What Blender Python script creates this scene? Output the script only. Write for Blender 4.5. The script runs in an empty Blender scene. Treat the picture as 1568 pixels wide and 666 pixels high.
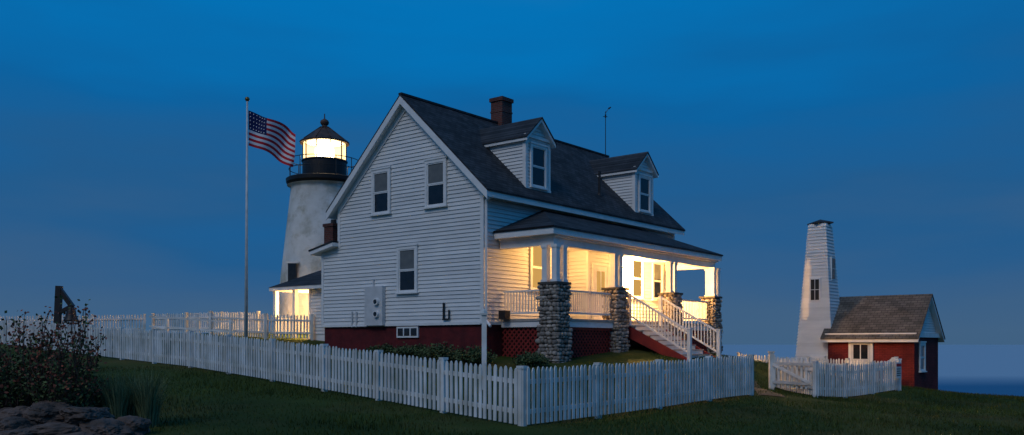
import bpy, math, random
import numpy as np
from mathutils import Vector, noise, Matrix
random.seed(7)
rng = np.random.default_rng(3)
scene = bpy.context.scene

# ------------------------------------------------------------------ materials
def mat(name, c1, c2=None, scale=4.0, rough=0.7, bump=0.0, bscale=20.0, island=0.0, spec=0.3, metal=0.0, detail=6, stretch=None, patch=None):
    m = bpy.data.materials.new(name); m.use_nodes = True
    nt = m.node_tree; N = nt.nodes; L = nt.links
    p = N['Principled BSDF']
    p.inputs['Roughness'].default_value = rough
    p.inputs['Specular IOR Level'].default_value = spec
    p.inputs['Metallic'].default_value = metal
    tc = N.new('ShaderNodeTexCoord')
    mp = N.new('ShaderNodeMapping'); L.new(tc.outputs['Object'], mp.inputs['Vector'])
    if stretch: mp.inputs['Scale'].default_value = stretch
    c2 = c2 or tuple(x*0.8 for x in c1)
    n = N.new('ShaderNodeTexNoise'); n.inputs['Scale'].default_value = scale; n.inputs['Detail'].default_value = detail
    L.new(mp.outputs[0], n.inputs['Vector'])
    r = N.new('ShaderNodeValToRGB')
    r.color_ramp.elements[0].position = 0.32; r.color_ramp.elements[1].position = 0.68
    r.color_ramp.elements[0].color = (*c2, 1); r.color_ramp.elements[1].color = (*c1, 1)
    L.new(n.outputs['Fac'], r.inputs['Fac'])
    out = r.outputs['Color']
    if patch:
        pc, ps, lo, hi = patch
        n3 = N.new('ShaderNodeTexNoise'); n3.inputs['Scale'].default_value = ps; n3.inputs['Detail'].default_value = 9; n3.inputs['Roughness'].default_value = .65
        L.new(tc.outputs['Object'], n3.inputs['Vector'])
        m3 = N.new('ShaderNodeMapRange'); m3.inputs['From Min'].default_value = lo; m3.inputs['From Max'].default_value = hi; m3.inputs['To Max'].default_value = .8
        L.new(n3.outputs['Fac'], m3.inputs['Value'])
        mx = N.new('ShaderNodeMixRGB'); L.new(m3.outputs[0], mx.inputs['Fac']); L.new(out, mx.inputs['Color1']); mx.inputs['Color2'].default_value = (*pc, 1)
        out = mx.outputs['Color']
    if island > 0:
        g = N.new('ShaderNodeNewGeometry')
        mr = N.new('ShaderNodeMapRange'); mr.inputs['To Min'].default_value = 1-island; mr.inputs['To Max'].default_value = 1+island*0.6
        L.new(g.outputs['Random Per Island'], mr.inputs['Value'])
        hs = N.new('ShaderNodeHueSaturation'); L.new(mr.outputs[0], hs.inputs['Value']); L.new(out, hs.inputs['Color'])
        out = hs.outputs['Color']
    L.new(out, p.inputs['Base Color'])
    if bump > 0:
        n2 = N.new('ShaderNodeTexNoise'); n2.inputs['Scale'].default_value = bscale; n2.inputs['Detail'].default_value = 5
        L.new(tc.outputs['Object'], n2.inputs['Vector'])
        b = N.new('ShaderNodeBump'); b.inputs['Strength'].default_value = bump; b.inputs['Distance'].default_value = 0.03
        L.new(n2.outputs['Fac'], b.inputs['Height']); L.new(b.outputs[0], p.inputs['Normal'])
    return m

def brickmat(name, c1, c2, cm, bw, rh, axes=('X','Z'), mortar=0.012, rough=0.85, bump=0.6, sx=1.0, noise_amt=0.35):
    m = bpy.data.materials.new(name); m.use_nodes = True
    nt = m.node_tree; N = nt.nodes; L = nt.links
    p = N['Principled BSDF']; p.inputs['Roughness'].default_value = rough; p.inputs['Specular IOR Level'].default_value = 0.2
    tc = N.new('ShaderNodeTexCoord'); s = N.new('ShaderNodeSeparateXYZ'); L.new(tc.outputs['Object'], s.inputs[0])
    c = N.new('ShaderNodeCombineXYZ')
    if axes[0] == 'XY':
        a = N.new('ShaderNodeMath'); a.operation = 'ADD'; L.new(s.outputs['X'], a.inputs[0]); L.new(s.outputs['Y'], a.inputs[1]); L.new(a.outputs[0], c.inputs['X'])
    else:
        L.new(s.outputs[axes[0]], c.inputs['X'])
    ms = N.new('ShaderNodeMath'); ms.operation = 'MULTIPLY'; ms.inputs[1].default_value = sx
    L.new(s.outputs['Z'], ms.inputs[0]); L.new(ms.outputs[0], c.inputs['Y'])
    b = N.new('ShaderNodeTexBrick'); b.inputs['Scale'].default_value = 1.0
    b.inputs['Color1'].default_value = (*c1,1); b.inputs['Color2'].default_value = (*c2,1); b.inputs['Mortar'].default_value = (*cm,1)
    b.inputs['Brick Width'].default_value = bw; b.inputs['Row Height'].default_value = rh; b.inputs['Mortar Size'].default_value = mortar
    b.inputs['Mortar Smooth'].default_value = 0.3
    L.new(c.outputs[0], b.inputs['Vector'])
    n = N.new('ShaderNodeTexNoise'); n.inputs['Scale'].default_value = 1.5; n.inputs['Detail'].default_value = 8; L.new(tc.outputs['Object'], n.inputs['Vector'])
    mr = N.new('ShaderNodeMapRange'); mr.inputs['From Min'].default_value=0.3; mr.inputs['From Max'].default_value=0.7
    mr.inputs['To Min'].default_value = 1-noise_amt; mr.inputs['To Max'].default_value = 1+noise_amt
    L.new(n.outputs['Fac'], mr.inputs['Value'])
    hs = N.new('ShaderNodeHueSaturation'); L.new(mr.outputs[0], hs.inputs['Value']); L.new(b.outputs['Color'], hs.inputs['Color'])
    L.new(hs.outputs[0], p.inputs['Base Color'])
    bp = N.new('ShaderNodeBump'); bp.inputs['Strength'].default_value = bump; bp.inputs['Distance'].default_value = 0.01; bp.invert = True
    L.new(b.outputs['Fac'], bp.inputs['Height']); L.new(bp.outputs[0], p.inputs['Normal'])
    return m

def emis(name, col, strength, alpha=None):
    m = bpy.data.materials.new(name); m.use_nodes = True
    nt = m.node_tree; N = nt.nodes; L = nt.links
    for x in list(N): N.remove(x)
    o = N.new('ShaderNodeOutputMaterial'); e = N.new('ShaderNodeEmission')
    e.inputs['Color'].default_value = (*col,1); e.inputs['Strength'].default_value = strength
    if alpha is None:
        L.new(e.outputs[0], o.inputs['Surface'])
    else:
        t = N.new('ShaderNodeBsdfTransparent'); mx = N.new('ShaderNodeMixShader'); mx.inputs[0].default_value = alpha
        L.new(t.outputs[0], mx.inputs[1]); L.new(e.outputs[0], mx.inputs[2]); L.new(mx.outputs[0], o.inputs['Surface'])
    return m

M = {}
M['clap']  = mat('white_clapboard', (0.74,0.74,0.72), (0.66,0.67,0.66), scale=1.3, rough=0.65, island=0.09, stretch=(1,1,2.5))
M['trim']  = mat('white_trim', (0.80,0.80,0.78), (0.70,0.70,0.68), scale=3, rough=0.55)
M['fence'] = mat('fence_paint', (0.78,0.79,0.78), (0.52,0.53,0.49), scale=2.2, rough=0.75, island=0.17)
M['roof']  = brickmat('asphalt_shingles', (0.026,0.030,0.034), (0.052,0.056,0.062), (0.009,0.009,0.011), 0.30, 0.16, axes=('X','Z'), sx=1.4)
M['roofb'] = brickmat('weathered_shingles', (0.085,0.078,0.066), (0.14,0.125,0.105), (0.03,0.03,0.03), 0.28, 0.14, axes=('Y','Z'), sx=1.3)
M['brick'] = brickmat('chimney_brick', (0.16,0.046,0.032), (0.10,0.033,0.028), (0.11,0.09,0.08), 0.22, 0.075, axes=('XY','Z'))
M['redbrick'] = brickmat('painted_brick', (0.17,0.022,0.02), (0.13,0.018,0.018), (0.09,0.013,0.013), 0.22, 0.075, axes=('XY','Z'), bump=0.4)
M['redf'] = mat('red_foundation', (0.13,0.014,0.015), (0.07,0.009,0.011), scale=2.5, rough=0.8, bump=0.9, bscale=4)
M['redl'] = mat('red_lattice_paint', (0.24,0.026,0.022), (0.18,0.02,0.018), rough=0.7)
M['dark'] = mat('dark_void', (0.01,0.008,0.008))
M['glass'] = mat('window_glass', (0.012,0.015,0.02), (0.02,0.024,0.03), rough=0.06, spec=0.5)
M['glassd'] = mat('dusty_glass', (0.014,0.016,0.02), (0.02,0.022,0.026), rough=0.5, spec=0.2)
M['shade'] = mat('window_shade', (0.16,0.175,0.175), (0.12,0.135,0.14), rough=0.8)
M['warmwin'] = emis('lit_curtain', (1.0,0.55,0.15), 0.6)
M['stone'] = mat('cobblestone', (0.42,0.37,0.31), (0.20,0.17,0.15), scale=9, rough=0.85, bump=0.5, bscale=25, island=0.55)
M['mortar'] = mat('mortar', (0.10,0.09,0.085), (0.06,0.055,0.05), scale=20, rough=0.95, bump=0.6)
M['black'] = mat('black_iron', (0.012,0.012,0.013), (0.02,0.016,0.014), rough=0.5, spec=0.4)
M['rusty'] = mat('rusty_iron', (0.11,0.06,0.04), (0.025,0.02,0.018), scale=3, rough=0.6)
M['tower'] = mat('whitewashed_rubble', (0.76,0.75,0.71), (0.56,0.55,0.50), scale=0.9, rough=0.85, bump=1.0, bscale=5, detail=9, patch=((.30,.28,.19),.8,.50,.68))
M['deck'] = mat('deck_paint', (0.40,0.37,0.33), (0.28,0.26,0.24), rough=0.6)
M['grey'] = mat('meter_box_grey', (0.62,0.63,0.63), (0.52,0.53,0.53), rough=0.5)
M['pole'] = mat('painted_pole', (0.65,0.67,0.67), (0.5,0.51,0.51), rough=0.4, spec=0.5)
M['gold'] = mat('gilt_ball', (0.35,0.22,0.07), (0.2,0.12,0.05), rough=0.35, metal=0.8)
M['fred'] = mat('flag_red', (0.6,0.02,0.03), (0.5,0.02,0.03), rough=0.8)
M['fwhite'] = mat('flag_white', (0.8,0.76,0.76), (0.7,0.66,0.66), rough=0.8)
M['fblue'] = mat('flag_blue', (0.015,0.02,0.10), (0.012,0.016,0.08), rough=0.8)
M['grass'] = mat('lawn', (0.054,0.076,0.017), (0.024,0.040,0.010), scale=0.3, rough=0.95, bump=1.0, bscale=14, spec=0.05, detail=12, patch=((.10,.085,.032),.22,.50,.70))
M['blade'] = mat('grass_blades', (0.074,0.102,0.024), (0.032,0.050,0.013), scale=0.3, rough=0.9, island=0.5, spec=0.05, detail=12, patch=((.13,.11,.045),.22,.50,.70))
M['dirt'] = mat('worn_path', (0.13,0.095,0.055), (0.07,0.06,0.03), scale=2.5, rough=0.95, bump=0.8, bscale=12)
M['tall'] = mat('tall_grass_blades', (0.19,0.24,0.12), (0.10,0.14,0.07), scale=2, rough=0.85, island=0.5, spec=0.1)
M['rock'] = mat('granite_rock', (0.15,0.105,0.085), (0.05,0.042,0.036), scale=3, rough=0.9, bump=1.0, bscale=9, detail=10)
M['leaf'] = mat('shrub_leaf', (0.10,0.13,0.04), (0.04,0.06,0.02), scale=3, rough=0.7, island=0.5)
M['leafr'] = mat('shrub_red_leaf', (0.26,0.06,0.03), (0.13,0.045,0.025), scale=3, rough=0.7, island=0.5)
M['twig'] = mat('twig_bark', (0.07,0.045,0.035), rough=0.9)
M['bulb'] = emis('lit_bulb', (1.0,0.8,0.45), 110)
M['lens'] = emis('fresnel_lens_glow', (1.0,0.80,0.46), 40)
M['pane'] = emis('lantern_pane', (1.0,0.66,0.28), 3.4, 0.5)
M['signw'] = mat('sign_board', (0.7,0.7,0.68), rough=0.6)
M['signt'] = mat('sign_lettering', (0.03,0.03,0.05), rough=0.6)
M['signr'] = mat('sign_red', (0.5,0.03,0.03), rough=0.6)

# ------------------------------------------------------------------ mesh builder
class B:
    def __init__(s): s.v=[]; s.f=[]
    def add(s, vs, fs):
        o=len(s.v); s.v += [tuple(v) for v in vs]; s.f += [tuple(i+o for i in f) for f in fs]
    def box(s,x0,x1,y0,y1,z0,z1):
        s.add([(x0,y0,z0),(x1,y0,z0),(x1,y1,z0),(x0,y1,z0),(x0,y0,z1),(x1,y0,z1),(x1,y1,z1),(x0,y1,z1)],
              [(0,3,2,1),(4,5,6,7),(0,1,5,4),(1,2,6,5),(2,3,7,6),(3,0,4,7)])
    def obox(s,O,d,n,a0,a1,n0,n1,z0,z1):
        O=Vector(O); d=Vector(d); n=Vector(n); vs=[]
        for z in (z0,z1):
            for (a,b) in ((a0,n0),(a1,n0),(a1,n1),(a0,n1)):
                vs.append(O+d*a+n*b+Vector((0,0,z)))
        s.add(vs,[(0,3,2,1),(4,5,6,7),(0,1,5,4),(1,2,6,5),(2,3,7,6),(3,0,4,7)])
    def prism(s,poly,off):
        n=len(poly); off=Vector(off); vs=[Vector(p) for p in poly]+[Vector(p)+off for p in poly]
        fs=[tuple(range(n))[::-1],tuple(range(n,2*n))]+[(i,(i+1)%n,(i+1)%n+n,i+n) for i in range(n)]
        s.add(vs,fs)
    def beam(s,p0,p1,w,h,up=(0,0,1)):
        p0=Vector(p0);p1=Vector(p1);d=(p1-p0).normalized();up=Vector(up)
        if abs(d.dot(up))>0.99: up=Vector((1,0,0))
        r=d.cross(up).normalized();u=r.cross(d).normalized()
        q=[r*(-w/2)+u*(-h/2),r*(w/2)+u*(-h/2),r*(w/2)+u*(h/2),r*(-w/2)+u*(h/2)]
        s.add([p0+a for a in q]+[p1+a for a in q],[(0,3,2,1),(4,5,6,7),(0,1,5,4),(1,2,6,5),(2,3,7,6),(3,0,4,7)])
    def cyl(s,p0,p1,r0,r1,n=12,caps=True):
        p0=Vector(p0);p1=Vector(p1);d=(p1-p0).normalized();up=Vector((0,0,1))
        if abs(d.dot(up))>0.99: up=Vector((1,0,0))
        r=d.cross(up).normalized();u=r.cross(d).normalized();vs=[]
        for p,rad in((p0,r0),(p1,r1)):
            for i in range(n):
                a=2*math.pi*i/n; vs.append(p+r*(rad*math.cos(a))+u*(rad*math.sin(a)))
        fs=[(i,(i+1)%n,(i+1)%n+n,i+n) for i in range(n)]
        if caps: fs+=[tuple(range(n))[::-1],tuple(range(n,2*n))]
        s.add(vs,fs)
    def lathe(s,c,prof,n=32):
        vs=[];k=len(prof)
        for (r,z) in prof:
            for i in range(n):
                a=2*math.pi*i/n; vs.append((c[0]+r*math.cos(a),c[1]+r*math.sin(a),c[2]+z))
        fs=[(j*n+i,j*n+(i+1)%n,(j+1)*n+(i+1)%n,(j+1)*n+i) for j in range(k-1) for i in range(n)]
        s.add(vs,fs)
    def obj(s,name,m,parent=None,smooth=False,loc=None):
        me=bpy.data.meshes.new(name); me.from_pydata(s.v,[],s.f); me.update()
        ms = m if isinstance(m,list) else [m]
        for x in ms: me.materials.append(M[x])
        if smooth: me.polygons.foreach_set('use_smooth',[True]*len(me.polygons))
        o=bpy.data.objects.new(name,me); scene.collection.objects.link(o)
        if parent: o.parent=parent
        if loc: o.location=loc
        return o
def empty(name,loc=(0,0,0),rz=0):
    e=bpy.data.objects.new(name,None); scene.collection.objects.link(e); e.location=loc; e.rotation_euler=(0,0,rz); return e

# ------------------------------------------------------------------ terrain
CP=[(.15,16,0),(-4.47,21,.40),(-9.7,26.7,.79),(-16.7,33.2,1.18),(-22.5,38.5,1.5),(3.2,19.8,.05),(6.42,23.7,.12),(9.27,27,-.11),
(13.5,31,-.12),(8.7,29.9,.0),(11.5,42,-.14),(17.24,38,-.54),(20,40,-.75),(14,42,-.6),(-.9,29.6,.95),(-7.5,35.3,1.35),(2,28.6,.85),(7.3,31.5,.9),
(10,37,.8),(2,46,1.5),(-9.7,46,2),(-13,39,1.85),(-20,50,2.1),(0,10,-.15),(-8,12.5,.15),(-6,15,.17),(10,12,-.4),(20,20,-.7),(22,32,-.7),(-30,20,.7),(-40,50,2),
(30,38,-1.1),(0,0,0),(-20,0,.3),(20,0,-.7),(-80,40,2),(-80,0,.8),(80,20,-1.3),(0,-30,0),(-40,80,2.2),(25,70,-1),(4,27,.55)]
P=np.array(CP,float)
def _U(r2): return np.where(r2>1e-9, r2*np.log(np.maximum(r2,1e-9)),0.0)
n_=len(P)
K=_U(((P[:,None,:2]-P[None,:,:2])**2).sum(-1))+np.eye(n_)*4.0
A=np.zeros((n_+3,n_+3));A[:n_,:n_]=K;A[:n_,n_]=1;A[:n_,n_+1:]=P[:,:2];A[n_,:n_]=1;A[n_+1:,:n_]=P[:,:2].T
wts=np.linalg.solve(A,np.concatenate([P[:,2],[0,0,0]]))
def GZ(x,y):
    x=np.asarray(x,float);y=np.asarray(y,float)
    r2=(x[...,None]-P[:,0])**2+(y[...,None]-P[:,1])**2
    z=(_U(r2)*wts[:n_]).sum(-1)+wts[n_]+wts[n_+1]*x+wts[n_+2]*y
    z=np.clip(z,-1.5,2.3)
    t=np.clip((x-8)/12,0,1); e1=np.clip((x+10)/15,0,1)
    ye=75-e1*23-t*8.5
    f=np.clip((y-ye)/14,0,1)+np.clip((np.abs(x)-110)/40,0,1)
    f=np.clip(f,0,1);f=f*f*(3-2*f)
    return z-f*14
def gz(x,y): return float(GZ(x,y))

xs=np.unique(np.concatenate([np.linspace(-200,-40,30),np.linspace(-40,40,140),np.linspace(40,200,30)]))
ys=np.unique(np.concatenate([np.linspace(-60,8,20),np.linspace(8,70,110),np.linspace(70,130,25)]))
XX,YY=np.meshgrid(xs,ys); ZZ=GZ(XX,YY)
for j in range(XX.shape[0]):
    for i in range(XX.shape[1]):
        ZZ[j,i]+=0.05*noise.noise(Vector((XX[j,i]*.35,YY[j,i]*.35,0)))
b=B(); b.v=list(zip(XX.ravel().tolist(),YY.ravel().tolist(),ZZ.ravel().tolist()))
W_=len(xs)
b.f=[(j*W_+i,j*W_+i+1,(j+1)*W_+i+1,(j+1)*W_+i) for j in range(len(ys)-1) for i in range(W_-1)]
b.obj('ground','grass',smooth=True)
b=B();pp=[(7.0,23.9),(7.4,25.5),(7.7,27.5),(7.9,29.6),(8.1,31.5),(8.0,33)]
pts=[]
for (p0,p1) in zip(pp[:-1],pp[1:]):
    for k in range(6): t=k/6;pts.append((p0[0]*(1-t)+p1[0]*t,p0[1]*(1-t)+p1[1]*t))
for i,(x,y) in enumerate(pts):
    for k in range(5):
        wd=.5+.18*noise.noise(Vector((i*.3,k,2)));xx=x+(k/4-.5)*2*wd
        b.v.append((xx,y,gz(xx,y)+.05*noise.noise(Vector((xx*.35,y*.35,0)))+(.018 if 0<k<4 else -.02)))
b.f=[(i*5+k,i*5+k+1,(i+1)*5+k+1,(i+1)*5+k) for i in range(len(pts)-1) for k in range(4)]
b.obj('path','dirt',smooth=True)

# sea
m=bpy.data.materials.new('sea_water');m.use_nodes=True;nt=m.node_tree;N=nt.nodes;L=nt.links;p=N['Principled BSDF']
p.inputs['Roughness'].default_value=0.5
tc=N.new('ShaderNodeTexCoord');mp=N.new('ShaderNodeMapping');mp.inputs['Scale'].default_value=(0.02,0.12,1)
L.new(tc.outputs['Object'],mp.inputs['Vector']);nn=N.new('ShaderNodeTexNoise');nn.inputs['Scale'].default_value=1;nn.inputs['Detail'].default_value=6
L.new(mp.outputs[0],nn.inputs['Vector']);bp=N.new('ShaderNodeBump');bp.inputs['Strength'].default_value=0.35;bp.inputs['Distance'].default_value=1.0
L.new(nn.outputs['Fac'],bp.inputs['Height']);L.new(bp.outputs[0],p.inputs['Normal'])
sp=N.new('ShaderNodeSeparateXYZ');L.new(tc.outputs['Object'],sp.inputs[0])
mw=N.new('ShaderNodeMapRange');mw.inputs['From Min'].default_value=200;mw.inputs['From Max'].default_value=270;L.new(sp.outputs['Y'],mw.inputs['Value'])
rw=N.new('ShaderNodeValToRGB');rw.color_ramp.elements[0].color=(.03,.11,.22,1);rw.color_ramp.elements[1].color=(.40,.46,.50,1);L.new(mw.outputs[0],rw.inputs['Fac'])  # distant calm-water sheen painted in: base colour turns pale far out
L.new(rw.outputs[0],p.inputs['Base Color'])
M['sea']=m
b=B();R=20000
ring=[(R*math.cos(2*math.pi*i/96),R*math.sin(2*math.pi*i/96),0) for i in range(96)]
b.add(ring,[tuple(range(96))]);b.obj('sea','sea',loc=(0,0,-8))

# lawn blades
nb=120000
bx=rng.uniform(-18,22,nb);by=rng.uniform(13.2,36,nb)
keep=(np.abs(bx)<by*0.62)&((by<27)|(bx>5))
bx=bx[keep];by=by[keep];nb=len(bx)
bz=GZ(bx,by)
h=rng.uniform(.02,.07,nb)*(1+.6*np.sin(bx*1.3+np.sin(by*.9)*2)*np.sin(by*1.1));a=rng.uniform(0,6.28,nb);w=.008+.006*rng.random(nb);lx=rng.normal(0,.025,nb);ly=rng.normal(0,.025,nb)
V=np.empty((nb,3,3));V[:,0]=np.stack([bx-w*np.cos(a),by-w*np.sin(a),bz-.01],1);V[:,1]=np.stack([bx+w*np.cos(a),by+w*np.sin(a),bz-.01],1);V[:,2]=np.stack([bx+lx,by+ly,bz+h+.02],1)
me=bpy.data.meshes.new('grass');me.from_pydata(V.reshape(-1,3).tolist(),[],np.arange(nb*3).reshape(-1,3).tolist());me.materials.append(M['blade'])
o=bpy.data.objects.new('grass',me);scene.collection.objects.link(o)

# ------------------------------------------------------------------ shared architectural pieces
def claps(b,O,d,n,z0,z1,interval,h=0.14,lip=0.040):
    O=Vector(O);d=Vector(d);n=Vector(n);z=z0
    while z<z1-0.01:
        zt=min(z+h,z1)
        a0,a1=interval(z);c0,c1=interval(zt)
        if a1-a0>0.05:
            if c1-c0<0.01: c0=c1=(c0+c1)/2
            Z=Vector((0,0,1))
            vs=[O+d*a0+n*lip+Z*z,O+d*a1+n*lip+Z*z,O+d*c1+n*.005+Z*zt,O+d*c0+n*.005+Z*zt,O+d*a0+n*0+Z*z,O+d*a1+n*0+Z*z]
            b.add(vs,[(0,1,2,3),(4,5,1,0)])
        z+=h

def window(Bd,O,d,n,w,h,z,lit=False,shade=0.45,base=0.0,cas=0.11):
    T=Bd['trim'];G=Bd['glass'];S=Bd['warmwin' if lit else 'shade']
    f0=base;f1=base+0.06
    T.obox(O,d,n,0,cas,f0,f1,z,z+h);T.obox(O,d,n,w-cas,w,f0,f1,z,z+h)
    T.obox(O,d,n,-.03,w+.03,f0,f1+.025,z+h-.002,z+h+.06);T.obox(O,d,n,cas,w-cas,f0,f1,z+h-cas,z+h)
    T.obox(O,d,n,-.04,w+.04,f0,f1+.05,z-.05,z-.001);T.obox(O,d,n,cas,w-cas,f0,f1-.012,z,z+.05)
    g0=cas;g1=w-cas;gb=z+.05;gt=z+h-cas;mid=(gb+gt)/2
    for (s0,s1,off) in ((gb,mid,0.028),(mid,gt,0.04)):
        T.obox(O,d,n,g0,g0+.045,f0,base+off,s0,s1);T.obox(O,d,n,g1-.045,g1,f0,base+off,s0,s1)
        T.obox(O,d,n,g0+.045,g1-.045,f0,base+off,s0,s0+.04);T.obox(O,d,n,g0+.045,g1-.045,f0,base+off,s1-.04,s1)
    G.obox(O,d,n,g0+.01,g1-.01,f0+.001,base+.012,gb+.01,mid)
    if lit: S.obox(O,d,n,g0+.01,g1-.01,f0+.001,base+.016,gb+.02,gt)
    else:
        G.obox(O,d,n,g0+.01,g1-.01,f0+.001,base+.012,mid+.001,gt)
        if shade>0: S.obox(O,d,n,g0+.05,g1-.05,base+.01,base+.016,gt-(gt-gb)*shade,gt-.04)

def railing(b,p0,p1,top=.95,bot=.2,sp=.13,bw=.035,tw=.08):
    p0=Vector(p0);p1=Vector(p1);Z=Vector((0,0,1))
    b.beam(p0+Z*top,p1+Z*top,tw,.06);b.beam(p0+Z*bot,p1+Z*bot,.05,.06)
    Ln=math.hypot(p1.x-p0.x,p1.y-p0.y);k=max(1,int(Ln/sp))
    for i in range(k+1):
        q=p0.lerp(p1,(i+.5)/(k+1));b.beam(q+Z*bot,q+Z*(top-.02),bw,bw,up=((p1-p0).normalized()))

def lattice(b,O,d,n,w,z0,z1,sp=.2,sw=.055):
    O=Vector(O);d=Vector(d);n=Vector(n);H=z1-z0
    for sgn,off in((1,0.0),(-1,.014)):
        k=-H
        while k<w+H:
            a0=k;a1=k+H if sgn>0 else k-H
            t0,t1=0.0,1.0
            da=a1-a0
            for lim,side in((0,1),(w,-1)):
                ta=(lim-a0)/da
                if (da>0)==(side>0): t0=max(t0,ta)
                else: t1=min(t1,ta)
            if t1-t0>0.03:
                q0=O+d*(a0+da*t0)+n*off+Vector((0,0,z0+H*t0));q1=O+d*(a0+da*t1)+n*off+Vector((0,0,z0+H*t1))
                b.beam(q0,q1,.012,sw,up=n.cross(q1-q0).normalized())
            k+=sp

def ico_data(sub):
    import bmesh
    bm=bmesh.new();bmesh.ops.create_icosphere(bm,subdivisions=sub,radius=1.0)
    vs=[v.co.copy() for v in bm.verts];fs=[tuple(v.index for v in f.verts) for f in bm.faces];bm.free();return vs,fs
ICO2=ico_data(2);ICO4=ico_data(5)

def stone(b,c,sx,sy,sz):
    off=Vector((random.uniform(0,50),random.uniform(0,50),0));vs=[]
    for v in ICO2[0]:
        q=Vector([math.copysign(abs(t)**0.75,t) for t in v])
        k=1+.22*noise.noise(q*1.3+off)
        vs.append((c[0]+q.x*sx*k,c[1]+q.y*sy*k,c[2]+q.z*sz*k))
    b.add(vs,ICO2[1])

def pier(bs,bm,cx,cy,z0,z1,w):
    hw=w/2-.06
    bm.box(cx-hw,cx+hw,cy-hw,cy+hw,z0,z1-.04)
    z=z0+.05
    while z<z1-.1:
        rh=random.uniform(.08,.17)
        taper=1+.10*(z1-z)/(z1-z0)
        H=w/2*taper-.07
        for side in range(4):
            t=-H-random.uniform(.0,.06)
            while t<H:
                l=random.uniform(.11,.26)
                c=t+l/2
                pos={0:(cx+c,cy-H),1:(cx+H,cy+c),2:(cx+c,cy+H),3:(cx-H,cy+c)}[side]
                dp=random.uniform(.07,.105)
                sx,sy=(l/2*.97,dp) if side in(0,2) else (dp,l/2*.97)
                stone(bs,(pos[0],pos[1],z+rh/2+random.uniform(-.025,.025)),sx,sy,rh/2*1.05)
                t+=l
        z+=rh*.97
    bm.box(cx-w/2-.02,cx+w/2+.02,cy-w/2-.02,cy+w/2+.02,z1-.05,z1+.03)

# ------------------------------------------------------------------ KEEPER'S HOUSE
TH=math.radians(51.1)
house=empty('lighthouse_keepers_house',(-.972,30,0),TH)
from collections import defaultdict
H=defaultdict(B)
Lh=13.2;Wd=7.4
ex,ey=(1,0,0),(0,1,0);nx_,ny_=(-1,0,0),(0,-1,0)
H['body'].prism([(.0,.0,2.2),(.0,Wd,2.2),(.0,Wd,6.88),(.0,Wd/2,10.3),(.0,0,6.88)],(Lh,0,0))
H['body'].box(0,3.2,Wd,8.4,2.2,5.25)
H['redf'].box(.04,Lh-.04,.04,Wd,.2,2.2);H['redf'].box(.04,3.16,Wd,8.36,.2,2.2)
zu=lambda z:max(0.0,(z-6.43)/.933-.45)
claps(H['clap'],(0,0,0),ey,nx_,2.25,10.3,lambda z:(zu(z),Wd-zu(z)) if z>5.2 else (0,8.4))
claps(H['clap'],(0,0,0),ex,ny_,2.25,6.85,lambda z:(0,Lh))
claps(H['clap'],(0,8.4,0),ex,ey,2.25,5.2,lambda z:(0,3.2))
claps(H['clap'],(Lh,0,0),ey,(1,0,0),2.25,10.3,lambda z:(zu(z),Wd-zu(z)))
T=H['trim']
T.box(-.05,.10,-.05,.10,2.2,6.75);T.box(Lh-.1,Lh+.05,-.05,.1,2.2,6.75)
T.box(-.05,.08,8.32,8.45,2.2,5.2);T.box(-.048,-.001,7.33,7.47,5.25,6.8)
T.box(-.055,-.002,.1,8.32,2.17,2.27);T.box(.1,Lh-.1,-.055,-.002,2.17,2.27)
T.box(.1,Lh-.1,-.048,-.002,6.45,6.72)
T.cyl((.02,-.12,2.3),(.02,-.12,6.35),.045,.045,8);T.cyl((.02,-.12,6.35),(.02,-.42,6.5),.045,.045,8);T.cyl((.02,-.12,2.3),(-.1,-.4,2.1),.045,.045,8)
def roofpair(y0,z0,y1,z1,x0,x1,td=.07,tw=.22,ins=.03):
    s=(z1-z0)/(y1-y0)
    H['roof'].prism([(x0,y0,z0),(x1,y0,z0),(x1,y1,z1),(x0,y1,z1)],(0,0,-td))
    ya=y0+math.copysign(ins,y1-y0)
    za=z0+s*(ya-y0)-td
    H['trim'].prism([(x0+ins,ya,za),(x1-ins,ya,za),(x1-ins,y1,z1-td),(x0+ins,y1,z1-td)],(0,0,-tw))
roofpair(-.45,6.69,3.7,10.56,-.32,13.52)
roofpair(Wd+.45,6.69,3.7,10.56,-.32,13.52)
H['roof'].box(-.32,13.52,3.62,3.78,10.52,10.60)
for sg in(0,1):
    f=(lambda y:y) if sg==0 else (lambda y:Wd-y)
    H['trim'].prism([(-.325,f(-.44),6.62),(-.325,f(3.7),10.48),(-.325,f(3.7),10.20),(-.325,f(-.44),6.34)],(.035,0,0))
    H['trim'].prism([(-.042,f(0.0),6.86),(-.042,f(3.7),10.28),(-.042,f(3.7),9.98),(-.042,f(0.0),6.56)],(-.02,0,0))
H['roof'].prism([(-.38,Wd+.02,5.52),(3.3,Wd+.02,5.52),(3.3,8.85,5.24),(-.38,8.85,5.24)],(0,0,-.06))
H['trim'].prism([(-.35,Wd+.02,5.45),(3.27,Wd+.02,5.45),(3.27,8.82,5.18),(-.35,8.82,5.18)],(0,0,-.14))
H['brick'].box(.22,.76,8.08,8.62,5.2,6.2);H['brick'].box(.18,.80,8.04,8.66,6.2,6.32);H['black'].cyl((.49,8.35,6.3),(.49,8.35,6.5),.13,.11)
H['brick'].box(5.12,5.76,3.4,4.0,10.1,11.45);H['brick'].box(5.07,5.81,3.35,4.05,11.45,11.6);H['brick'].box(5.1,5.78,3.38,4.02,11.0,11.06)
H['dark'].box(5.3,5.6,3.55,3.85,11.6,11.63)
H['black'].cyl((8.07,.61,7.5),(8.07,.61,8.65),.055,.055);H['black'].cyl((8.07,.61,7.62),(8.07,.61,7.74),.11,.07)
b=H['black'];b.cyl((13.3,3.7,10.5),(13.3,3.7,12.7),.022,.018,6)
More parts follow.
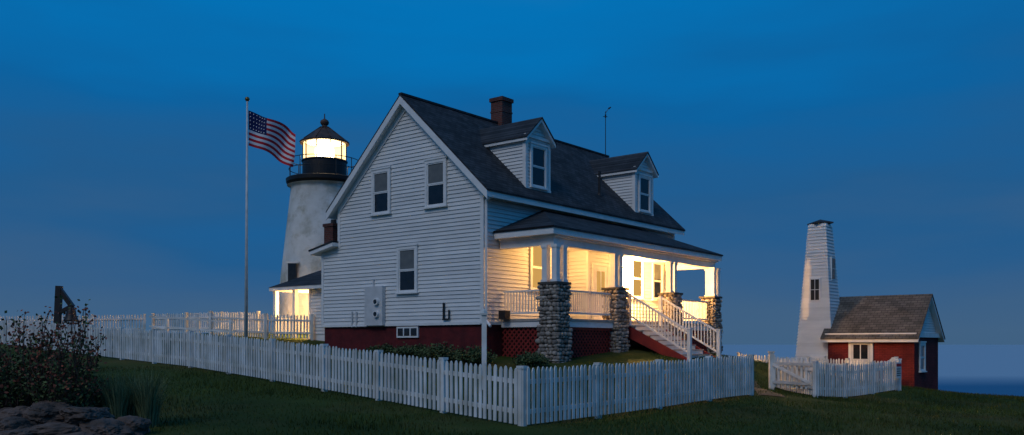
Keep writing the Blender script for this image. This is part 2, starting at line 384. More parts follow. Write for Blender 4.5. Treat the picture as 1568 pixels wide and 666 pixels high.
b.cyl((13.3,3.7,12.62),(13.42,3.6,12.86),.016,.012,5);b.cyl((13.42,3.6,12.84),(13.5,3.53,12.92),.045,.03,6);b.beam((13.2,3.78,12.45),(13.38,3.64,12.45),.025,.025);b.cyl((13.3,3.7,12.4),(13.3,3.7,12.55),.04,.04,6)
for (y0,w,z,hh) in((4.47,1.02,6.36,1.66),(1.64,1.04,6.36,1.66),(3.07,1.05,3.38,1.68)):
    window(H,(0,y0,0),ey,nx_,w,hh,z,base=.038,shade=.5)
T.obox((0,3.08,0),ey,nx_,0,1.1,-.03,.03,1.74,2.14);H['glass'].obox((0,3.08,0),ey,nx_,.06,1.04,.0,.035,1.8,2.08)
for k in(.36,.7): T.obox((0,3.08,0),ey,nx_,k,k+.05,.0,.045,1.8,2.08)
g=H['grey'];g.obox((0,4.76,0),ey,nx_,0,.98,.03,.2,2.2,3.66)
for zc in(2.62,3.08):
    T.cyl((-.2,5.05,zc),(-.30,5.05,zc),.14,.13,16);H['glass'].cyl((-.3,5.05,zc),(-.32,5.05,zc),.09,.08,12)
g.cyl((-.06,5.4,3.6),(-.06,5.4,3.95),.03,.03,6)
for yy in(6.35,6.6): g.cyl((-.07,yy,2.15),(-.07,yy,2.75),.03,.03,6)
g.cyl((-.07,5.7,2.18),(-.07,6.6,2.18),.025,.025,6)
H['black'].cyl((-.09,1.75,2.35),(-.09,1.75,2.95),.04,.04,8);H['black'].cyl((-.09,1.5,2.35),(-.09,1.5,2.7),.03,.03,8)
H['black'].cyl((-.09,1.5,2.37),(-.09,1.8,2.37),.03,.03,8)
def dormer(x0,x1):
    xm=(x0+x1)/2;ze=9.02;zp=9.02+(x1-x0)/2*.9;yf=.08
    H['body'].prism([(x0,yf,7.0),(x1,yf,7.0),(x1,yf,ze),(xm,yf,zp),(x0,yf,ze)],(0,2.9,0))
    def fi(z):
        if z<=ze: return (0,x1-x0)
        t=(z-ze)/.9;return (t,x1-x0-t)
    claps(H['clap'],(x0,yf,0),ex,ny_,7.15,zp,fi,h=.125)
    for (xx,nn) in((x0,nx_),(x1,(1,0,0))):
        claps(H['clap'],(xx,0,0),ey,nn,7.15,ze+.05,lambda z:(yf,max(yf,(z-6.69)/.933-.45)),h=.125)
    for xx in(x0-.05,x1-.07): T.box(xx,xx+.12,yf-.05,yf+.1,7.1,ze)
    T.box(x0-.06,x1+.06,yf-.07,yf-.001,7.08,7.2)
    T.box(x0-.1,x1+.1,yf-.10,yf-.002,ze-.05,ze+.05)
    s=.9;ov=.2
    for sg in(-1,1):
        xe=xm+sg*((x1-x0)/2+ov);zee=zp+.12-s*((x1-x0)/2+ov)
        H['roofd'].prism([(xm,-.16,zp+.14),(xe,-.16,zee),(xe,2.95,zee),(xm,2.95,zp+.14)],(0,0,-.05))
        H['trim'].prism([(xm,-.13,zp+.09),(xe-sg*.03,-.13,zee-.05+.027),(xe-sg*.03,2.9,zee-.05+.027),(xm,2.9,zp+.09)],(0,0,-.13))
    w=.98;window(H,(xm-w/2,yf,0),ex,ny_,w,1.55,7.22,base=.038,shade=0.0,cas=.09)
dormer(2.42,3.82);dormer(9.98,11.42)
PX=[1.0,4.75,8.85,12.4];PY=-2.25
r=H['roof']
e0,e1,yo=.45,12.85,-2.62;z0,zt=5.30,6.42
r.add([(e0,yo,z0),(e1,yo,z0),(e1,-.06,z0),(e0,-.06,z0),(3.3,-.06,zt),(10.2,-.06,zt),(e0,yo,z0+.06),(e1,yo,z0+.06),(e1,-.06,z0+.06),(e0,-.06,z0+.06)],
      [(0,3,2,1),(0,1,7,6),(6,7,5,4),(3,0,6,9),(9,6,4),(1,2,8,7),(7,8,5),(2,3,9,4,5,8)])
T.box(e0+.04,e1-.04,yo+.04,-.07,5.10,5.298)
H['ceil'].box(.72,12.65,-2.48,-.07,5.03,5.098)
T.box(.80,12.6,PY-.12,PY+.12,4.78,5.028);T.box(.80,1.04,PY+.12,-.07,4.78,5.028);T.box(12.36,12.6,PY+.12,-.07,4.78,5.028)
H['deck'].box(.85,12.55,-2.42,-.06,2.27,2.36);T.box(.88,12.52,-2.39,-.07,2.08,2.268)
for i,x in enumerate(PX):
    pier(H['stone'],H['mortar'],x,PY,.45,3.52,.76 if i==0 else .70)
    for (dx,dy) in ([(-.2,-.2),(.2,-.2),(-.2,.2)] if i==0 else [(.2,-.2),(-.2,-.2),(.2,.2)] if i==3 else [(-.17,-.05),(.17,-.05)]):
        T.box(x+dx-.10,x+dx+.10,PY+dy-.10,PY+dy+.10,3.55,4.78)
        T.box(x+dx-.13,x+dx+.13,PY+dy-.13,PY+dy+.13,3.55,3.63);T.box(x+dx-.125,x+dx+.125,PY+dy-.125,PY+dy+.125,4.68,4.779)
z=2.36
R_=H['rail']
railing(R_,(PX[0]+.38,PY,z),(PX[1]-.36,PY,z));railing(R_,(PX[2]+.36,PY,z),(PX[3]-.36,PY,z))
railing(R_,(1.0,-.08,z),(1.0,PY+.38,z));railing(R_,(12.4,-.08,z),(12.4,PY+.38,z))
for (a,bb) in((PX[0]+.36,PX[1]-.34),(PX[1]+.34,5.2),(7.75,PX[2]-.34),(PX[2]+.34,PX[3]-.34)):
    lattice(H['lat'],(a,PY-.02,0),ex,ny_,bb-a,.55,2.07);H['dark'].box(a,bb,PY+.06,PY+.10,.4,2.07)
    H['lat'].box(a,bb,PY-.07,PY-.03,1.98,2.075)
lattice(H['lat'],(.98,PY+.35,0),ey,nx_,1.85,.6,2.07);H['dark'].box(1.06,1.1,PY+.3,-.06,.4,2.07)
nst=8
for i in range(nst):
    zt_=2.36-(i+1)*.175;ya=-2.42-i*.32
    H['deck'].box(5.35,7.58,ya-.34,ya+.0,zt_-.04,zt_);H['trim'].box(5.37,7.56,ya-.31,ya-.29,zt_-.175,zt_-.041)
ye=-2.42-nst*.32
for xx in(5.30,7.60):
    H['redl2'].prism([(xx,-2.43,2.2),(xx,ye,.95),(xx,ye,.62),(xx,-2.43,1.75)],(.045,0,0))
    railing(R_,(xx+.02,-2.5,2.40),(xx+.02,ye+.05,1.02),top=.92,bot=.16)
    T.box(xx-.04,xx+.09,ye-.02,ye+.11,.6,2.02);T.box(xx-.06,xx+.11,ye-.04,ye+.13,2.02,2.07)
    T.box(xx-.04,xx+.09,-2.55,-2.44,2.2,3.36)
H['body'].box(4.95,6.5,-.9,-.06,2.36,5.03)
claps(H['clap'],(4.95,0,0),ny_,nx_,2.4,5.02,lambda z:(.045,.9));claps(H['clap'],(4.95,-.9,0),ex,ny_,2.4,5.02,lambda z:(0,1.55));claps(H['clap'],(6.5,0,0),ny_,ex,2.4,5.02,lambda z:(.045,.9))
T.box(4.90,5.03,-.95,-.86,2.37,5.02);T.box(6.42,6.55,-.95,-.86,2.37,5.02)
def door(x0,y0,w=.95,h=2.1,zb=2.38):
    T.box(x0-.1,x0,y0-.07,y0,zb,zb+h+.1);T.box(x0+w,x0+w+.1,y0-.07,y0,zb,zb+h+.1);T.box(x0,x0+w,y0-.07,y0,zb+h,zb+h+.1)
    H['doorp'].box(x0,x0+w,y0-.045,y0,zb,zb+h)
    H['warmwin'].box(x0+.2,x0+w-.2,y0-.05,y0-.04,zb+1.1,zb+h-.2)
    T.box(x0+w/2-.02,x0+w/2+.02,y0-.055,y0-.04,zb+1.1,zb+h-.2)
    for k in(0,1): H['doorp'].box(x0+.14+k*.36,x0+.14+k*.36+.3,y0-.055,y0-.044,zb+.2,zb+.9)
    H['gold'].cyl((x0+w-.07,y0-.045,zb+1),(x0+w-.07,y0-.1,zb+1),.03,.03,8)
door(5.3,-.905)
door(7.35,-.04)
for x0 in(2.5,9.45): window(H,(x0,0,0),ex,ny_,1.0,1.72,3.46,lit=True,base=.042)
window(H,(11.2,0,0),ex,ny_,.95,1.7,3.46,base=.042)
H['black'].box(8.62,8.78,-.10,-.03,4.45,4.6);H['black'].cyl((8.7,-.2,4.66),(8.7,-.2,4.72),.10,.02,10);H['black'].beam((8.7,-.05,4.6),(8.7,-.2,4.7),.025,.025)
H['black'].box(.55,.83,-.5,-.22,2.35,2.65)
cmap={'body':('solid_walls','trim'),'redf':('foundation','redf'),'clap':('clapboard_siding','clap'),'trim':('trim','trim'),'roof':('roof','roof'),'roofd':('dormer_roofs','roof'),
'brick':('chimneys','brick'),'black':('pipes_and_antenna','black'),'dark':('shadowed_voids','dark'),'glass':('window_glass','glass'),'shade':('window_shades','shade'),
'warmwin':('lit_windows','warmwin'),'grey':('utility_boxes','grey'),'ceil':('porch_ceiling','trim'),'deck':('porch_deck','deck'),'stone':('cobblestone_piers','stone'),'mortar':('pier_cores','mortar'),
'rail':('porch_railings','trim'),'lat':('lattice_skirt','redl'),'redl2':('stair_stringers','redl'),'doorp':('doors','trim'),'gold':('door_knobs','gold')}
for k,bb in H.items():
    if bb.v: bb.obj(cmap[k][0],cmap[k][1],house,smooth=(k=='stone'))
lb=B();lb.add([(8.7+v.x*.09,-.22+v.y*.09,4.55+v.z*.10) for v in ICO2[0]],ICO2[1]);lb.obj('porch_lamp_bulb','bulb',house)
def point(name,loc,power,col,r=.08,parent=None):
    l=bpy.data.lights.new(name,'POINT');l.energy=power;l.color=col;l.shadow_soft_size=r
    o=bpy.data.objects.new(name,l);scene.collection.objects.link(o);o.location=loc
    if parent:o.parent=parent
    return o
point('porch_light',(8.7,-.75,4.3),2100,(1,.50,.15),.06,house)
point('entry_porch_light',(3.2,-1.3,4.85),170,(1,.50,.15),.07,house)

# ------------------------------------------------------------------ rear ell / museum entry
ell=empty('museum_entry_building',(-.972,30,0),TH)
E=defaultdict(B)
E['body'].box(2.0,6.0,8.45,11.75,1.2,4.0);E['redf'].box(2.03,5.97,8.46,11.72,.8,1.9)
claps(E['clap'],(2.0,0,0),ey,nx_,1.95,3.95,lambda z:(8.45,11.75));claps(E['clap'],(2,11.75,0),ex,ey,1.95,3.95,lambda z:(0,4))
T2=E['trim']
T2.box(1.95,2.08,11.68,11.8,1.3,3.95)
E['roof'].add([(1.6,8.42,4.06),(6.4,8.42,4.06),(6.4,14.25,4.06),(1.6,14.25,4.06),(4,8.42,5.15),(4,12.4,5.15)],[(0,1,2,3),(0,3,5,4),(3,2,5),(2,1,4,5),(1,0,4)])
T2.box(1.63,6.37,8.46,14.22,3.9,4.058)
for (xx,yy) in((1.85,14.0),(1.85,12.6),(6.1,14.0)): T2.box(xx-.09,xx+.09,yy-.09,yy+.09,1.3,3.9)
T2.box(1.9,6.2,11.8,14.1,1.55,1.75)
railing(T2,(1.85,12.7,1.78),(1.85,13.9,1.78));railing(T2,(6.1,11.9,1.78),(6.1,14,1.78))
claps(E['clap'],(6.1,11.75,0),ey,nx_,1.8,3.9,lambda z:(0,1.2))
E['body'].box(6.14,6.3,11.75,13.0,1.7,3.9)
E['signb'].box(1.92,1.955,9.55,10.9,2.75,3.4)
for k in range(3): E['signt'].box(1.91,1.919,9.75+k*.06,10.7-k*.06,3.22-k*.17,3.28-k*.17)
em={'body':('walls','trim'),'redf':('foundation','redf'),'clap':('clapboard_siding','clap'),'trim':('trim_and_posts','trim'),'roof':('roof','roof'),'signb':('sign_board','signw'),'signt':('sign_lettering','signt')}
for k,bb in E.items(): bb.obj(em[k][0],em[k][1],ell)
point('museum_porch_light',(3.2,12.9,3.6),900,(1,.52,.17),.08,ell)

# ------------------------------------------------------------------ lighthouse
lt=empty('lighthouse_tower',(-9.72,46,0))
b=B();prof=[(2.62,1.5),(2.5,2.4)]+[(2.27-(z-4.45)*.113,z) for z in np.linspace(3,9.45,14)]+[(1.75,9.6),(1.9,9.66)]
b.lathe((0,0,0),prof,64);b.obj('stone_shaft','tower',lt,smooth=True)
b=B();b.lathe((0,0,0),[(1.6,9.55),(1.78,9.62),(1.94,9.8),(1.96,9.98),(1.90,10.02),(1.1,10.04)],48)
b.lathe((0,0,0),[(1.13,10.0),(1.15,10.04),(1.13,10.1),(1.13,10.9),(1.18,10.93),(1.18,10.99),(1.0,10.99)],40)
for k in range(12):
    a=k*math.pi/6;b.beam((1.8*math.cos(a),1.8*math.sin(a),10.02),(1.8*math.cos(a),1.8*math.sin(a),11.0),.035,.035)
for zz in(10.5,10.98):
    for k in range(36):
        a=k*math.pi/18;a2=(k+1)*math.pi/18;b.cyl((1.8*math.cos(a),1.8*math.sin(a),zz),(1.8*math.cos(a2),1.8*math.sin(a2),zz),.02,.02,5)
for k in range(10):
    a=k*math.pi/5+.15;c,s=math.cos(a),math.sin(a);b.beam((1.1*c,1.1*s,10.95),(1.1*c,1.1*s,11.97),.045,.05,up=(c,s,0))
b.obj('gallery_and_lantern_frame','black',lt,smooth=False)
b=B();b.lathe((0,0,0),[(1.02,11.9),(1.26,11.88),(1.28,11.95),(1.2,12.0),(.85,12.28),(.5,12.55),(.22,12.72),(.15,12.8),(.14,12.86),(.2,12.9),(.23,13.0),(.19,13.1),(.08,13.17),(.03,13.2),(.025,13.45),(0,13.46)],20)
for k in range(10):
    a=k*math.pi/5+.15;c,s=math.cos(a),math.sin(a);b.beam((1.22*c,1.22*s,12.0),(.22*c,.22*s,12.75),.04,.05)
b.obj('lantern_roof','rusty',lt)
b=B();b.lathe((0,0,0),[(1.07,10.98),(1.07,11.95)],40);b.obj('lantern_panes','pane',lt,smooth=True)
b=B();b.lathe((0,0,0),[(.15,11.0),(.38,11.05),(.46,11.25),(.5,11.45),(.46,11.65),(.38,11.8),(.15,11.9)],20);b.obj('fresnel_lens','lens',lt,smooth=True)
b=B();b.lathe((0,0,0),[(0.01,11.93),(1.0,11.93)],20);b.obj('lantern_ceiling','trim',lt)
b=B();b.box(-1.35,-.95,-2.2,-1.95,4.6,5.5);b.obj('tower_window','glass',lt)
b=B();b.box(-1.45,-.85,-2.19,-1.9,4.5,4.6);b.box(-1.45,-.85,-2.19,-1.9,5.5,5.6);b.obj('tower_window_frame','trim',lt)

# ------------------------------------------------------------------ bell tower (white pyramidal)
bt=empty('bell_tower',(14.44,41.54,0),TH)
zb,ztp=-1.0,7.1;hb,ht=.97,.39
hw=lambda z:hb+(ht-hb)*(z-zb)/(ztp-zb)
F=defaultdict(B)
F['body'].add([(-hb,-hb,zb),(hb,-hb,zb),(hb,hb,zb),(-hb,hb,zb),(-ht,-ht,ztp),(ht,-ht,ztp),(ht,ht,ztp),(-ht,ht,ztp)],[(0,3,2,1),(4,5,6,7),(0,1,5,4),(1,2,6,5),(2,3,7,6),(3,0,4,7)])
z=zb
while z<ztp-.01:
    z2=z+.15;a=hw(z)+.038;c=hw(z2)+.004;i=hw(z)
    cs=[(-1,-1),(1,-1),(1,1),(-1,1)]
    vs=[(p*a,q*a,z) for p,q in cs]+[(p*c,q*c,z2) for p,q in cs]+[(p*i,q*i,z) for p,q in cs]
    F['clap'].add(vs,[(k,(k+1)%4,(k+1)%4+4,k+4) for k in range(4)]+[(k,k+8,(k+1)%4+8,(k+1)%4) for k in range(4)])
    z=z2
F['roof'].lathe((0,0,0),[(0.01,7.12),(.62,7.12),(.62,7.18),(.01,7.34)],4)
def tw(face,zc,w,h,off=0):
    d_,n_2=(ey,nx_) if face==0 else (ex,ny_)
    k=hw(zc-h/2)+.02
    O=Vector(n_2)*k
    F['trim'].obox(O,d_,n_2,off-w/2-.06,off+w/2+.06,-.2,.03,zc-h/2-.06,zc+h/2+.06)
    F['glass'].obox(O,d_,n_2,off-w/2,off+w/2,-.2,.04,zc-h/2,zc+h/2)
    F['trim'].obox(O,d_,n_2,off-.012,off+.012,-.2,.05,zc-h/2,zc+h/2)
    F['trim'].obox(O,d_,n_2,off-w/2,off+w/2,-.2,.047,zc-.012,zc+.012)
tw(0,4.02,.38,.95);tw(1,5.0,.36,.95)
F['trim'].obox(Vector(nx_)*.93,ey,nx_,-.55,.15,-.2,.04,-.9,.95)
F['body2'].obox(Vector(nx_)*.93,ey,nx_,-.48,.08,-.2,.06,-.9,.88);F['black'].obox(Vector(nx_)*.93,ey,nx_,.0,.05,.0,.09,.1,.2)
fm={'body':('walls','trim'),'clap':('clapboard_siding','clap'),'trim':('window_trim','trim'),'roof':('cap','roof'),'glass':('windows','glassd'),'body2':('door','clap'),'black':('latch','black')}
for k,bb in F.items(): bb.obj(fm[k][0],fm[k][1],bt)

# ------------------------------------------------------------------ brick bell house
bh=empty('brick_bell_house',(17.24,38,0),TH)
Q=defaultdict(B)
LB=3.7;WB=4.0;ze=2.0;zr=3.72
Q['brick'].prism([(0,0,-1.2),(WB,0,-1.2),(WB,0,ze),(0,0,ze)],(0,LB,0))
Q['body'].prism([(0.02,.02,ze),(WB-.02,.02,ze),(WB/2,.02,zr-.16)],(0,LB-.04,0))
claps(Q['clap'],(0,.02,0),ex,ny_,ze,zr-.15,lambda z:((z-ze)*WB/2/(zr-.15-ze),WB-(z-ze)*WB/2/(zr-.15-ze)),h=.11)
T3=Q['trim'];T3.box(-.10,WB+.10,-.10,-.002,ze-.2,ze-.01);T3.box(-.1,-.002,-.002,LB+.1,ze-.2,ze-.01);T3.box(WB+.002,WB+.1,-.002,LB,ze-.2,ze-.01)
sl=(zr-ze)/(WB/2)
for sg in(0,1):
    f=(lambda x:x) if sg==0 else (lambda x:WB-x)
    xe=-.28;zz=zr-sl*(WB/2-xe)
    Q['roof'].prism([(f(xe),-.25,zz+.02),(f(WB/2),-.25,zr+.02),(f(WB/2),LB+.25,zr+.02),(f(xe),LB+.25,zz+.02)],(0,0,-.06))
    T3.prism([(f(xe+.03),-.22,zz-.02),(f(WB/2),-.22,zr-.04),(f(WB/2),LB+.22,zr-.04),(f(xe+.03),LB+.22,zz-.02)],(0,0,-.15))
T3.obox((0,1.78,0),ey,nx_,-.08,.98,-.02,.06,-.6,1.70)
Q['doorp'].obox((0,1.78,0),ey,nx_,.04,.86,.05,.075,-.6,1.58);Q['glass'].obox((0,1.78,0),ey,nx_,.14,.76,.05,.08,.85,1.48)
T3.obox((0,1.78,0),ey,nx_,.43,.47,.06,.09,.85,1.48)
window(Q,(.72,0,0),ex,ny_,.9,1.25,.32,base=.0,shade=0)
qm={'brick':('brick_walls','redbrick'),'body':('gable_core','trim'),'clap':('gable_siding','clap'),'trim':('trim','trim'),'roof':('roof','roofb'),'glass':('glass','glass'),'doorp':('door','grey')}
for k,bb in Q.items():
    if bb.v: bb.obj(qm[k][0],qm[k][1],bh)

# ------------------------------------------------------------------ picket fences
def picket_fence(name,pts,height=1.08,sp=.142,pw=.078,post=2.3,side=1,m='fence'):
    b=B()
    for (p,q) in zip(pts[:-1],pts[1:]):
        p=Vector((p[0],p[1],0));q=Vector((q[0],q[1],0));Ln=(q-p).length;d=(q-p)/Ln;n=Vector((d.y,-d.x,0))*side
        k=int(Ln/sp)
        for i in range(k+1):
            c=p+d*(Ln*(i+.5)/(k+1)+random.uniform(-.008,.008));g_=gz(c.x,c.y)
            hj=height+random.uniform(-.022,.015);tl=random.uniform(-.018,.018)
            z0=g_+.05;w=pw/2
            prof=[(-w,z0),(w,z0),(w,g_+hj-.07),(w*.55,g_+hj-.02),(0,g_+hj),(-w*.55,g_+hj-.02),(-w,g_+hj-.07)]
            poly=[c+d*(a+tl*(zz-g_))+n*.03+Vector((0,0,zz)) for a,zz in prof]
            b.prism(poly,n*.022)
        npst=max(1,round(Ln/post))
        for i in range(npst+1):
            c=p+d*(Ln*i/npst);g_=gz(c.x,c.y)
            b.obox((c.x,c.y,0),d,n,-.055,.055,-.085,.024,g_-.15,g_+height-.02);b.obox((c.x,c.y,0),d,n,-.07,.07,-.1,.036,g_+height-.02,g_+height+.03)
            if i<npst:
                c2=p+d*(Ln*(i+1)/npst);g2=gz(c2.x,c2.y)
                for hh in(.28,.82): b.beam(c+n*.005+Vector((0,0,g_+hh)),c2+n*.005+Vector((0,0,g2+hh)),.04,.085)
    return b.obj(name,m)
picket_fence('picket_fence',[(.15,16),(-4.47,21),(-9.7,26.7),(-16.7,33.2),(-22.8,38.8)],side=-1)
picket_fence('picket_fence',[(.22,16.0),(6.42,23.7)],side=1)
picket_fence('picket_fence',[(9.27,27),(13.5,31)],side=1)
picket_fence('picket_fence',[(9.27,27.05),(8.75,29.7)],side=1)
picket_fence('picket_fence',[(10.8,42.3),(13.2,39.6),(15.6,36.6),(13.6,31.2)],side=1)
picket_fence('picket_fence',[(-22.8,38.8),(-28,47),(-20.5,49.5)],side=-1)
picket_fence('picket_fence',[(-13.4,39.5),(-10.6,38.2),(-8.7,38.6)],side=-1)
picket_fence('picket_fence',[(-19.2,47.5),(-12.5,43.8)],side=-1)
b=B()
for (x,y) in((-14.2,36.5),(-12.8,36.2),(-11.4,35.9)):
    g_=gz(x,y);b.box(x-.05,x+.05,y-.05,y+.05,g_-.1,g_+1.0)
for hh in(.55,.95): b.beam((-15.0,36.7,gz(-15,36.7)+hh+.12),(-11.2,35.85,gz(-11.2,35.85)+hh-.05),.05,.07)
b.obj('ramp_handrail','fence')
gt_=empty('garden_gate',(0,0,0))
b=B();p=Vector((8.45,28.9,0));q=Vector((9.25,27.3,0));d=(q-p).normalized();n=Vector((-d.y,d.x,0))*-1;Ln=(q-p).length;g0=gz(p.x,p.y)
if n.y>0: n=-n
for i in range(9):
    c=p+d*(Ln*(i+.5)/9);w=.038
    prof=[(-w,g0+.08),(w,g0+.08),(w,g0+1.0),(0,g0+1.08),(-w,g0+1.0)]
    b.prism([c+d*a-n*.03+Vector((0,0,zz)) for a,zz in prof],-n*.02)
for hh in(.25,.85): b.beam(p+Vector((0,0,g0+hh)),q+Vector((0,0,g0+hh)),.03,.09)
b.beam(p+n*.02+Vector((0,0,g0+.85)),q+n*.02+Vector((0,0,g0+.25)),.03,.09)
b.obj('gate_leaf','fence',gt_)
b=B();b.box(p.x-.07,p.x+.07,p.y-.07,p.y+.07,g0-.1,g0+1.2);b.box(p.x-.09,p.x+.09,p.y-.09,p.y+.09,g0+1.2,g0+1.25);b.obj('gate_post','fence',gt_)
sg=empty('warning_sign',(13.32,30.76,gz(13.3,30.8)+.5),math.atan2(4,4.23))
b=B();b.box(-.22,.2,-.10,-.075,-.05,.5);b.obj('board','signw',sg)
b=B();b.box(-.2,.18,-.106,-.101,.36,.46);b.obj('heading','signr',sg)
b=B()
for k in range(4): b.box(-.17,.15-.03*(k%2),-.106,-.101,.26-k*.075,.29-k*.075)
b.obj('text_lines','signt',sg)
b=B();g_=gz(-.68,22);b.box(-.75,-.63,21.94,22.06,g_-.1,2.22);b.box(-.78,-.60,21.91,22.09,2.22,2.27);b.lathe((-.69,22,0),[(.085,2.27),(.06,2.33),(.005,2.38)],4);b.obj('white_garden_post','fence')

# ------------------------------------------------------------------ flagpole
fx,fy=-9.9,33.0;g_=gz(fx,fy)
fp=empty('flagpole',(fx,fy,0))
b=B();b.cyl((0,0,g_-.1),(0.05,0,10.55),.065,.035,12);b.cyl((0,0,g_-.05),(0,0,g_+.25),.11,.10,12);b.beam((.05,0,2.5),(.12,0,2.6),.03,.03);b.obj('pole','pole',fp,smooth=True)
b=B();b.add([(.05+v.x*.09,v.y*.09,10.62+v.z*.09) for v in ICO2[0]],ICO2[1]);b.obj('truck_ball','gold',fp,smooth=True)
b=B();b.cyl((.07,-.05,10.5),(.09,-.05,2.7),.006,.006,4);b.obj('halyard','pole',fp)
nc,nr=40,13
def fpos(i,j):
    t=i/nc;s=j/nr
    X=.09+1.55*t;Yy=1.1*t+.18*math.sin(t*10+s*1.8)*(.2+t)
    Z=10.20-1.30*s-.60*t**1.3-.10*math.sin(t*7+s*2.2)*t
    X+=.06*math.sin(t*12+s*3)*t-.16*s*t
    return (X,Yy,Z)
b=B();b.v=[fpos(i,j) for j in range(nr+1) for i in range(nc+1)]
b.f=[(j*(nc+1)+i,j*(nc+1)+i+1,(j+1)*(nc+1)+i+1,(j+1)*(nc+1)+i) for j in range(nr) for i in range(nc)]
o=b.obj('american_flag',['fred','fwhite','fblue'],fp,smooth=True)
for idx,pl in enumerate(o.data.polygons):
    j,i=divmod(idx,nc);pl.material_index=2 if(j<7 and i<16) else (0 if j%2==0 else 1)
b=B()
for r_ in range(5):
    for c_ in range(6):
        i=1.4+c_*2.5;j=.7+r_*1.4;x,y,z=fpos(i,j);s=.022
        for oy in(-.012,.012): b.add([(x+s*math.cos(a),y+oy,z+s*math.sin(a)) for a in [k*2*math.pi/5+1.57 for k in range(5)]],[(0,1,2,3,4)])
b.obj('flag_stars','fwhite',fp)

# ------------------------------------------------------------------ bell stand (left silhouette)
bs=empty('fog_bell_stand',(-20.1,40,gz(-20.1,40)+.3))
b=B()
b.box(-.75,.5,-.4,.4,-.5,.15);b.beam((-.42,0,.1),(-.32,0,2.15),.24,.24);b.beam((-.36,0,2.08),(.28,0,1.2),.2,.2);b.beam((-.4,0,.9),(.25,0,1.25),.16,.16)
b.beam((.2,0,.15),(.2,0,.5),.6,.5);b.box(-.6,-.1,-.25,.25,.15,.4)
b.obj('timber_frame','black',bs)
b=B();b.lathe((.22,0,0),[(.05,1.22),(.16,1.18),(.20,1.0),(.22,.8),(.30,.62),(.33,.56),(.28,.55)],24);b.obj('bell','black',bs,smooth=True)

# ------------------------------------------------------------------ rocks
def rock(name,c,s,seed,rz=0):
    vs=[];off=Vector((seed*7.3,seed*3.1,seed))
    for v in ICO4[0]:
        q=Vector([math.copysign(abs(t)**.7,t) for t in v])
        k=1+.38*noise.noise(q*.9+off)+.16*noise.noise(q*2.6+off)+.07*noise.noise(q*7+off)+.03*noise.noise(q*16+off)
        q=q*k;q=Matrix.Rotation(rz,3,'Z')@Matrix.Rotation(.12*math.sin(seed*2.1),3,'Y')@Vector((q.x*s[0],q.y*s[1],q.z*s[2]));vs.append((c[0]+q.x,c[1]+q.y,c[2]+q.z))
    b=B();b.add(vs,ICO4[1]);return b.obj(name,'rock')
for i,(x,y,s,dz) in enumerate([(-6.15,13.3,(.40,.3,.17),.06),(-6.8,13.25,(.44,.3,.15),.03),(-7.4,13.4,(.36,.3,.18),.05),(-6.5,13.6,(.46,.3,.15),.25),(-7.1,13.65,(.36,.3,.16),.3),(-5.85,13.55,(.26,.25,.17),.08),(-6.45,12.95,(.3,.22,.1),-.04),(-7.8,14.0,(.4,.4,.2),.1),(-7.25,13.0,(.3,.25,.12),0)]):
    rock('rock',(x,y,gz(x,y)+dz),s,i+1,rz=.7*i-.5)

# ------------------------------------------------------------------ shrubs
def leaves(b,c,n,size,spread=.06):
    for _ in range(n):
        p=Vector(c)+Vector((random.gauss(0,1),random.gauss(0,1),random.gauss(0,1)))*spread
        a=Vector((random.gauss(0,1),random.gauss(0,1),random.gauss(0,1)+.3)).normalized();w=a.orthogonal().normalized()*size*.35
        b.add([p,p+a*size*.5+w,p+a*size,p+a*size*.5-w],[(0,1,2,3)])
def shrub(name,x,y,h,r,nst,size=.07,red=.35,nl=5):
    e=empty(name,(0,0,0));g0=gz(x,y);bt_=B();bl=B();br=B()
    for i in range(nst):
        a=random.uniform(0,6.28);rr=r*math.sqrt(random.random());hh=h*random.uniform(.35,1.0)*(1-.35*(rr/r)**2)
        p=Vector((x+.15*math.cos(a),y+.15*math.sin(a),g0));t=Vector((x+rr*math.cos(a),y+rr*math.sin(a),g0+hh))
        prev=p
        for k in range(1,10):
            q=p.lerp(t,k/9)+Vector((random.gauss(0,.03),random.gauss(0,.03),.12*math.sin(k/9*3.1)*rr))
            bt_.cyl(prev,q,.012*(1-k/11)+.003,.012*(1-(k+1)/11)+.003,4,False)
            if k>=3: leaves(br if (k>=7 and random.random()<red) else bl,q,nl,size*random.uniform(.7,1.2))
            prev=q
    bt_.obj('stems','twig',e);bl.obj('foliage','leaf',e)
    if br.v: br.obj('red_foliage','leafr',e)
shrub('rose_bush',-7.05,13.95,2.15,.62,95,size=.06,red=.7,nl=4)
shrub('rose_bush',-8.1,14.6,1.9,.9,95,size=.065,red=.5,nl=4)
for (x,y,h,r) in((-2.3,29.2,.6,.8),(-3.4,30.2,.5,.7),(-1.2,28.4,.55,.7),(.6,28.0,.4,.6),(-4.6,31.2,.35,.6)): shrub('foundation_shrub',x,y,h,r,50,size=.09,red=0)
b=B()
for _ in range(1800):
    cx,cy=random.choice([(-6.5,14.4),(-6.2,14.6),(-6.8,14.6),(-5.95,14.5),(-6.1,14.9),(-6.35,14.3)]);a=random.uniform(0,6.28);r0=random.uniform(0,.16);x=cx+r0*math.cos(a);y=cy+r0*math.sin(a);g_=gz(x,y)
    L_=random.uniform(.4,1.05);bend=random.uniform(.1,.5)*L_;w=.009;pr=[]
    for k in range(5):
        t=k/4;pr.append(Vector((x+math.cos(a)*bend*t*t,y+math.sin(a)*bend*t*t,g_+L_*t*(1-.25*t*bend/L_))))
    sd=Vector((-math.sin(a),math.cos(a),0))*w;vs=[]
    for k,q in enumerate(pr): vs+= [q-sd*(1-k/4.2),q+sd*(1-k/4.2)]
    b.add(vs,[(2*k,2*k+1,2*k+3,2*k+2) for k in range(4)])
b.obj('tall_grass_clump','tall')

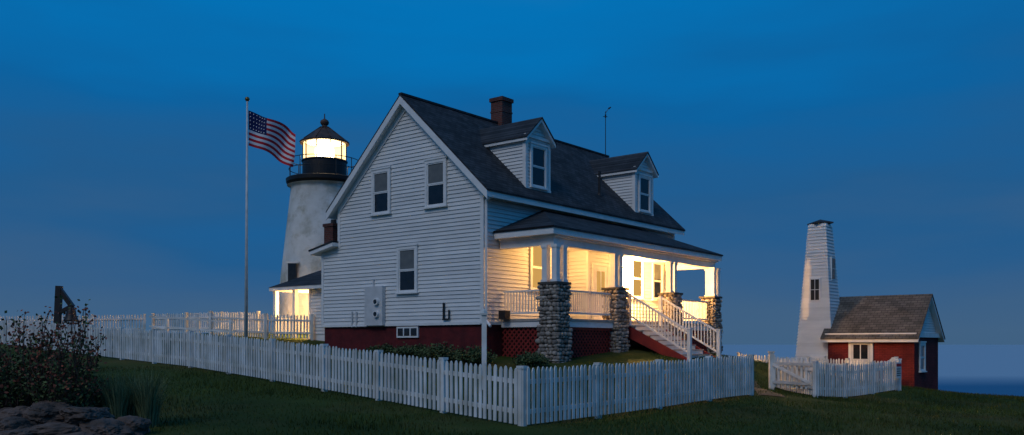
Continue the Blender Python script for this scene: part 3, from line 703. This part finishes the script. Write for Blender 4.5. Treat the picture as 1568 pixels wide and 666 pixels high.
# ------------------------------------------------------------------ world + sun
w=bpy.data.worlds.new('World');scene.world=w;w.use_nodes=True;nt=w.node_tree;N=nt.nodes;L=nt.links;bg=N['Background']
tc=N.new('ShaderNodeTexCoord');s=N.new('ShaderNodeSeparateXYZ');L.new(tc.outputs['Generated'],s.inputs[0])
mp=N.new('ShaderNodeMapping');mp.inputs['Scale'].default_value=(1.0,1.0,5);L.new(tc.outputs['Generated'],mp.inputs['Vector'])
nz=N.new('ShaderNodeTexNoise');nz.inputs['Scale'].default_value=1.9;nz.inputs['Detail'].default_value=4;L.new(mp.outputs[0],nz.inputs['Vector'])
ma=N.new('ShaderNodeMath');ma.operation='MULTIPLY_ADD';ma.inputs[1].default_value=.30;ma.inputs[2].default_value=-.15;L.new(nz.outputs['Fac'],ma.inputs[0])
ad=N.new('ShaderNodeMath');ad.operation='ADD';L.new(s.outputs['Z'],ad.inputs[0]);L.new(ma.outputs[0],ad.inputs[1])
mr=N.new('ShaderNodeMapRange');mr.inputs['From Min'].default_value=-.1;mr.inputs['From Max'].default_value=1.0;L.new(ad.outputs[0],mr.inputs['Value'])
r=N.new('ShaderNodeValToRGB');cr=r.color_ramp
stops=[(-.1,(.05,.115,.21)),(0.0,(.052,.120,.225)),(.07,(.038,.112,.240)),(.15,(.016,.104,.265)),(.26,(.004,.120,.345)),(.36,(.001,.165,.465)),(.6,(.02,.17,.43)),(1.0,(.04,.14,.34))]
while len(cr.elements)<len(stops): cr.elements.new(.5)
for el,(pz,c) in zip(cr.elements,stops): el.position=(pz+.1)/1.1;el.color=(*c,1)
L.new(mr.outputs[0],r.inputs['Fac'])
L.new(r.outputs[0],bg.inputs['Color']);bg.inputs['Strength'].default_value=1.0
sun=bpy.data.lights.new('twilight_sun','SUN');sun.energy=.64;sun.angle=math.radians(25);sun.color=(1,.92,.84)
so=bpy.data.objects.new('twilight_sun',sun);scene.collection.objects.link(so)
so.rotation_euler=Vector((.40,.70,-.70)).to_track_quat('-Z','Y').to_euler()

# ------------------------------------------------------------------ camera
cam=bpy.data.cameras.new('camera');co=bpy.data.objects.new('camera',cam);scene.collection.objects.link(co)
co.location=(0,0,1.5);co.rotation_euler=(math.radians(90),0,0);cam.sensor_width=36;cam.lens=36*1358/1568;cam.shift_y=194/1568;cam.clip_end=60000;cam.clip_start=.1
scene.camera=co
scene.view_settings.view_transform='Standard';scene.view_settings.look='None';scene.view_settings.exposure=0
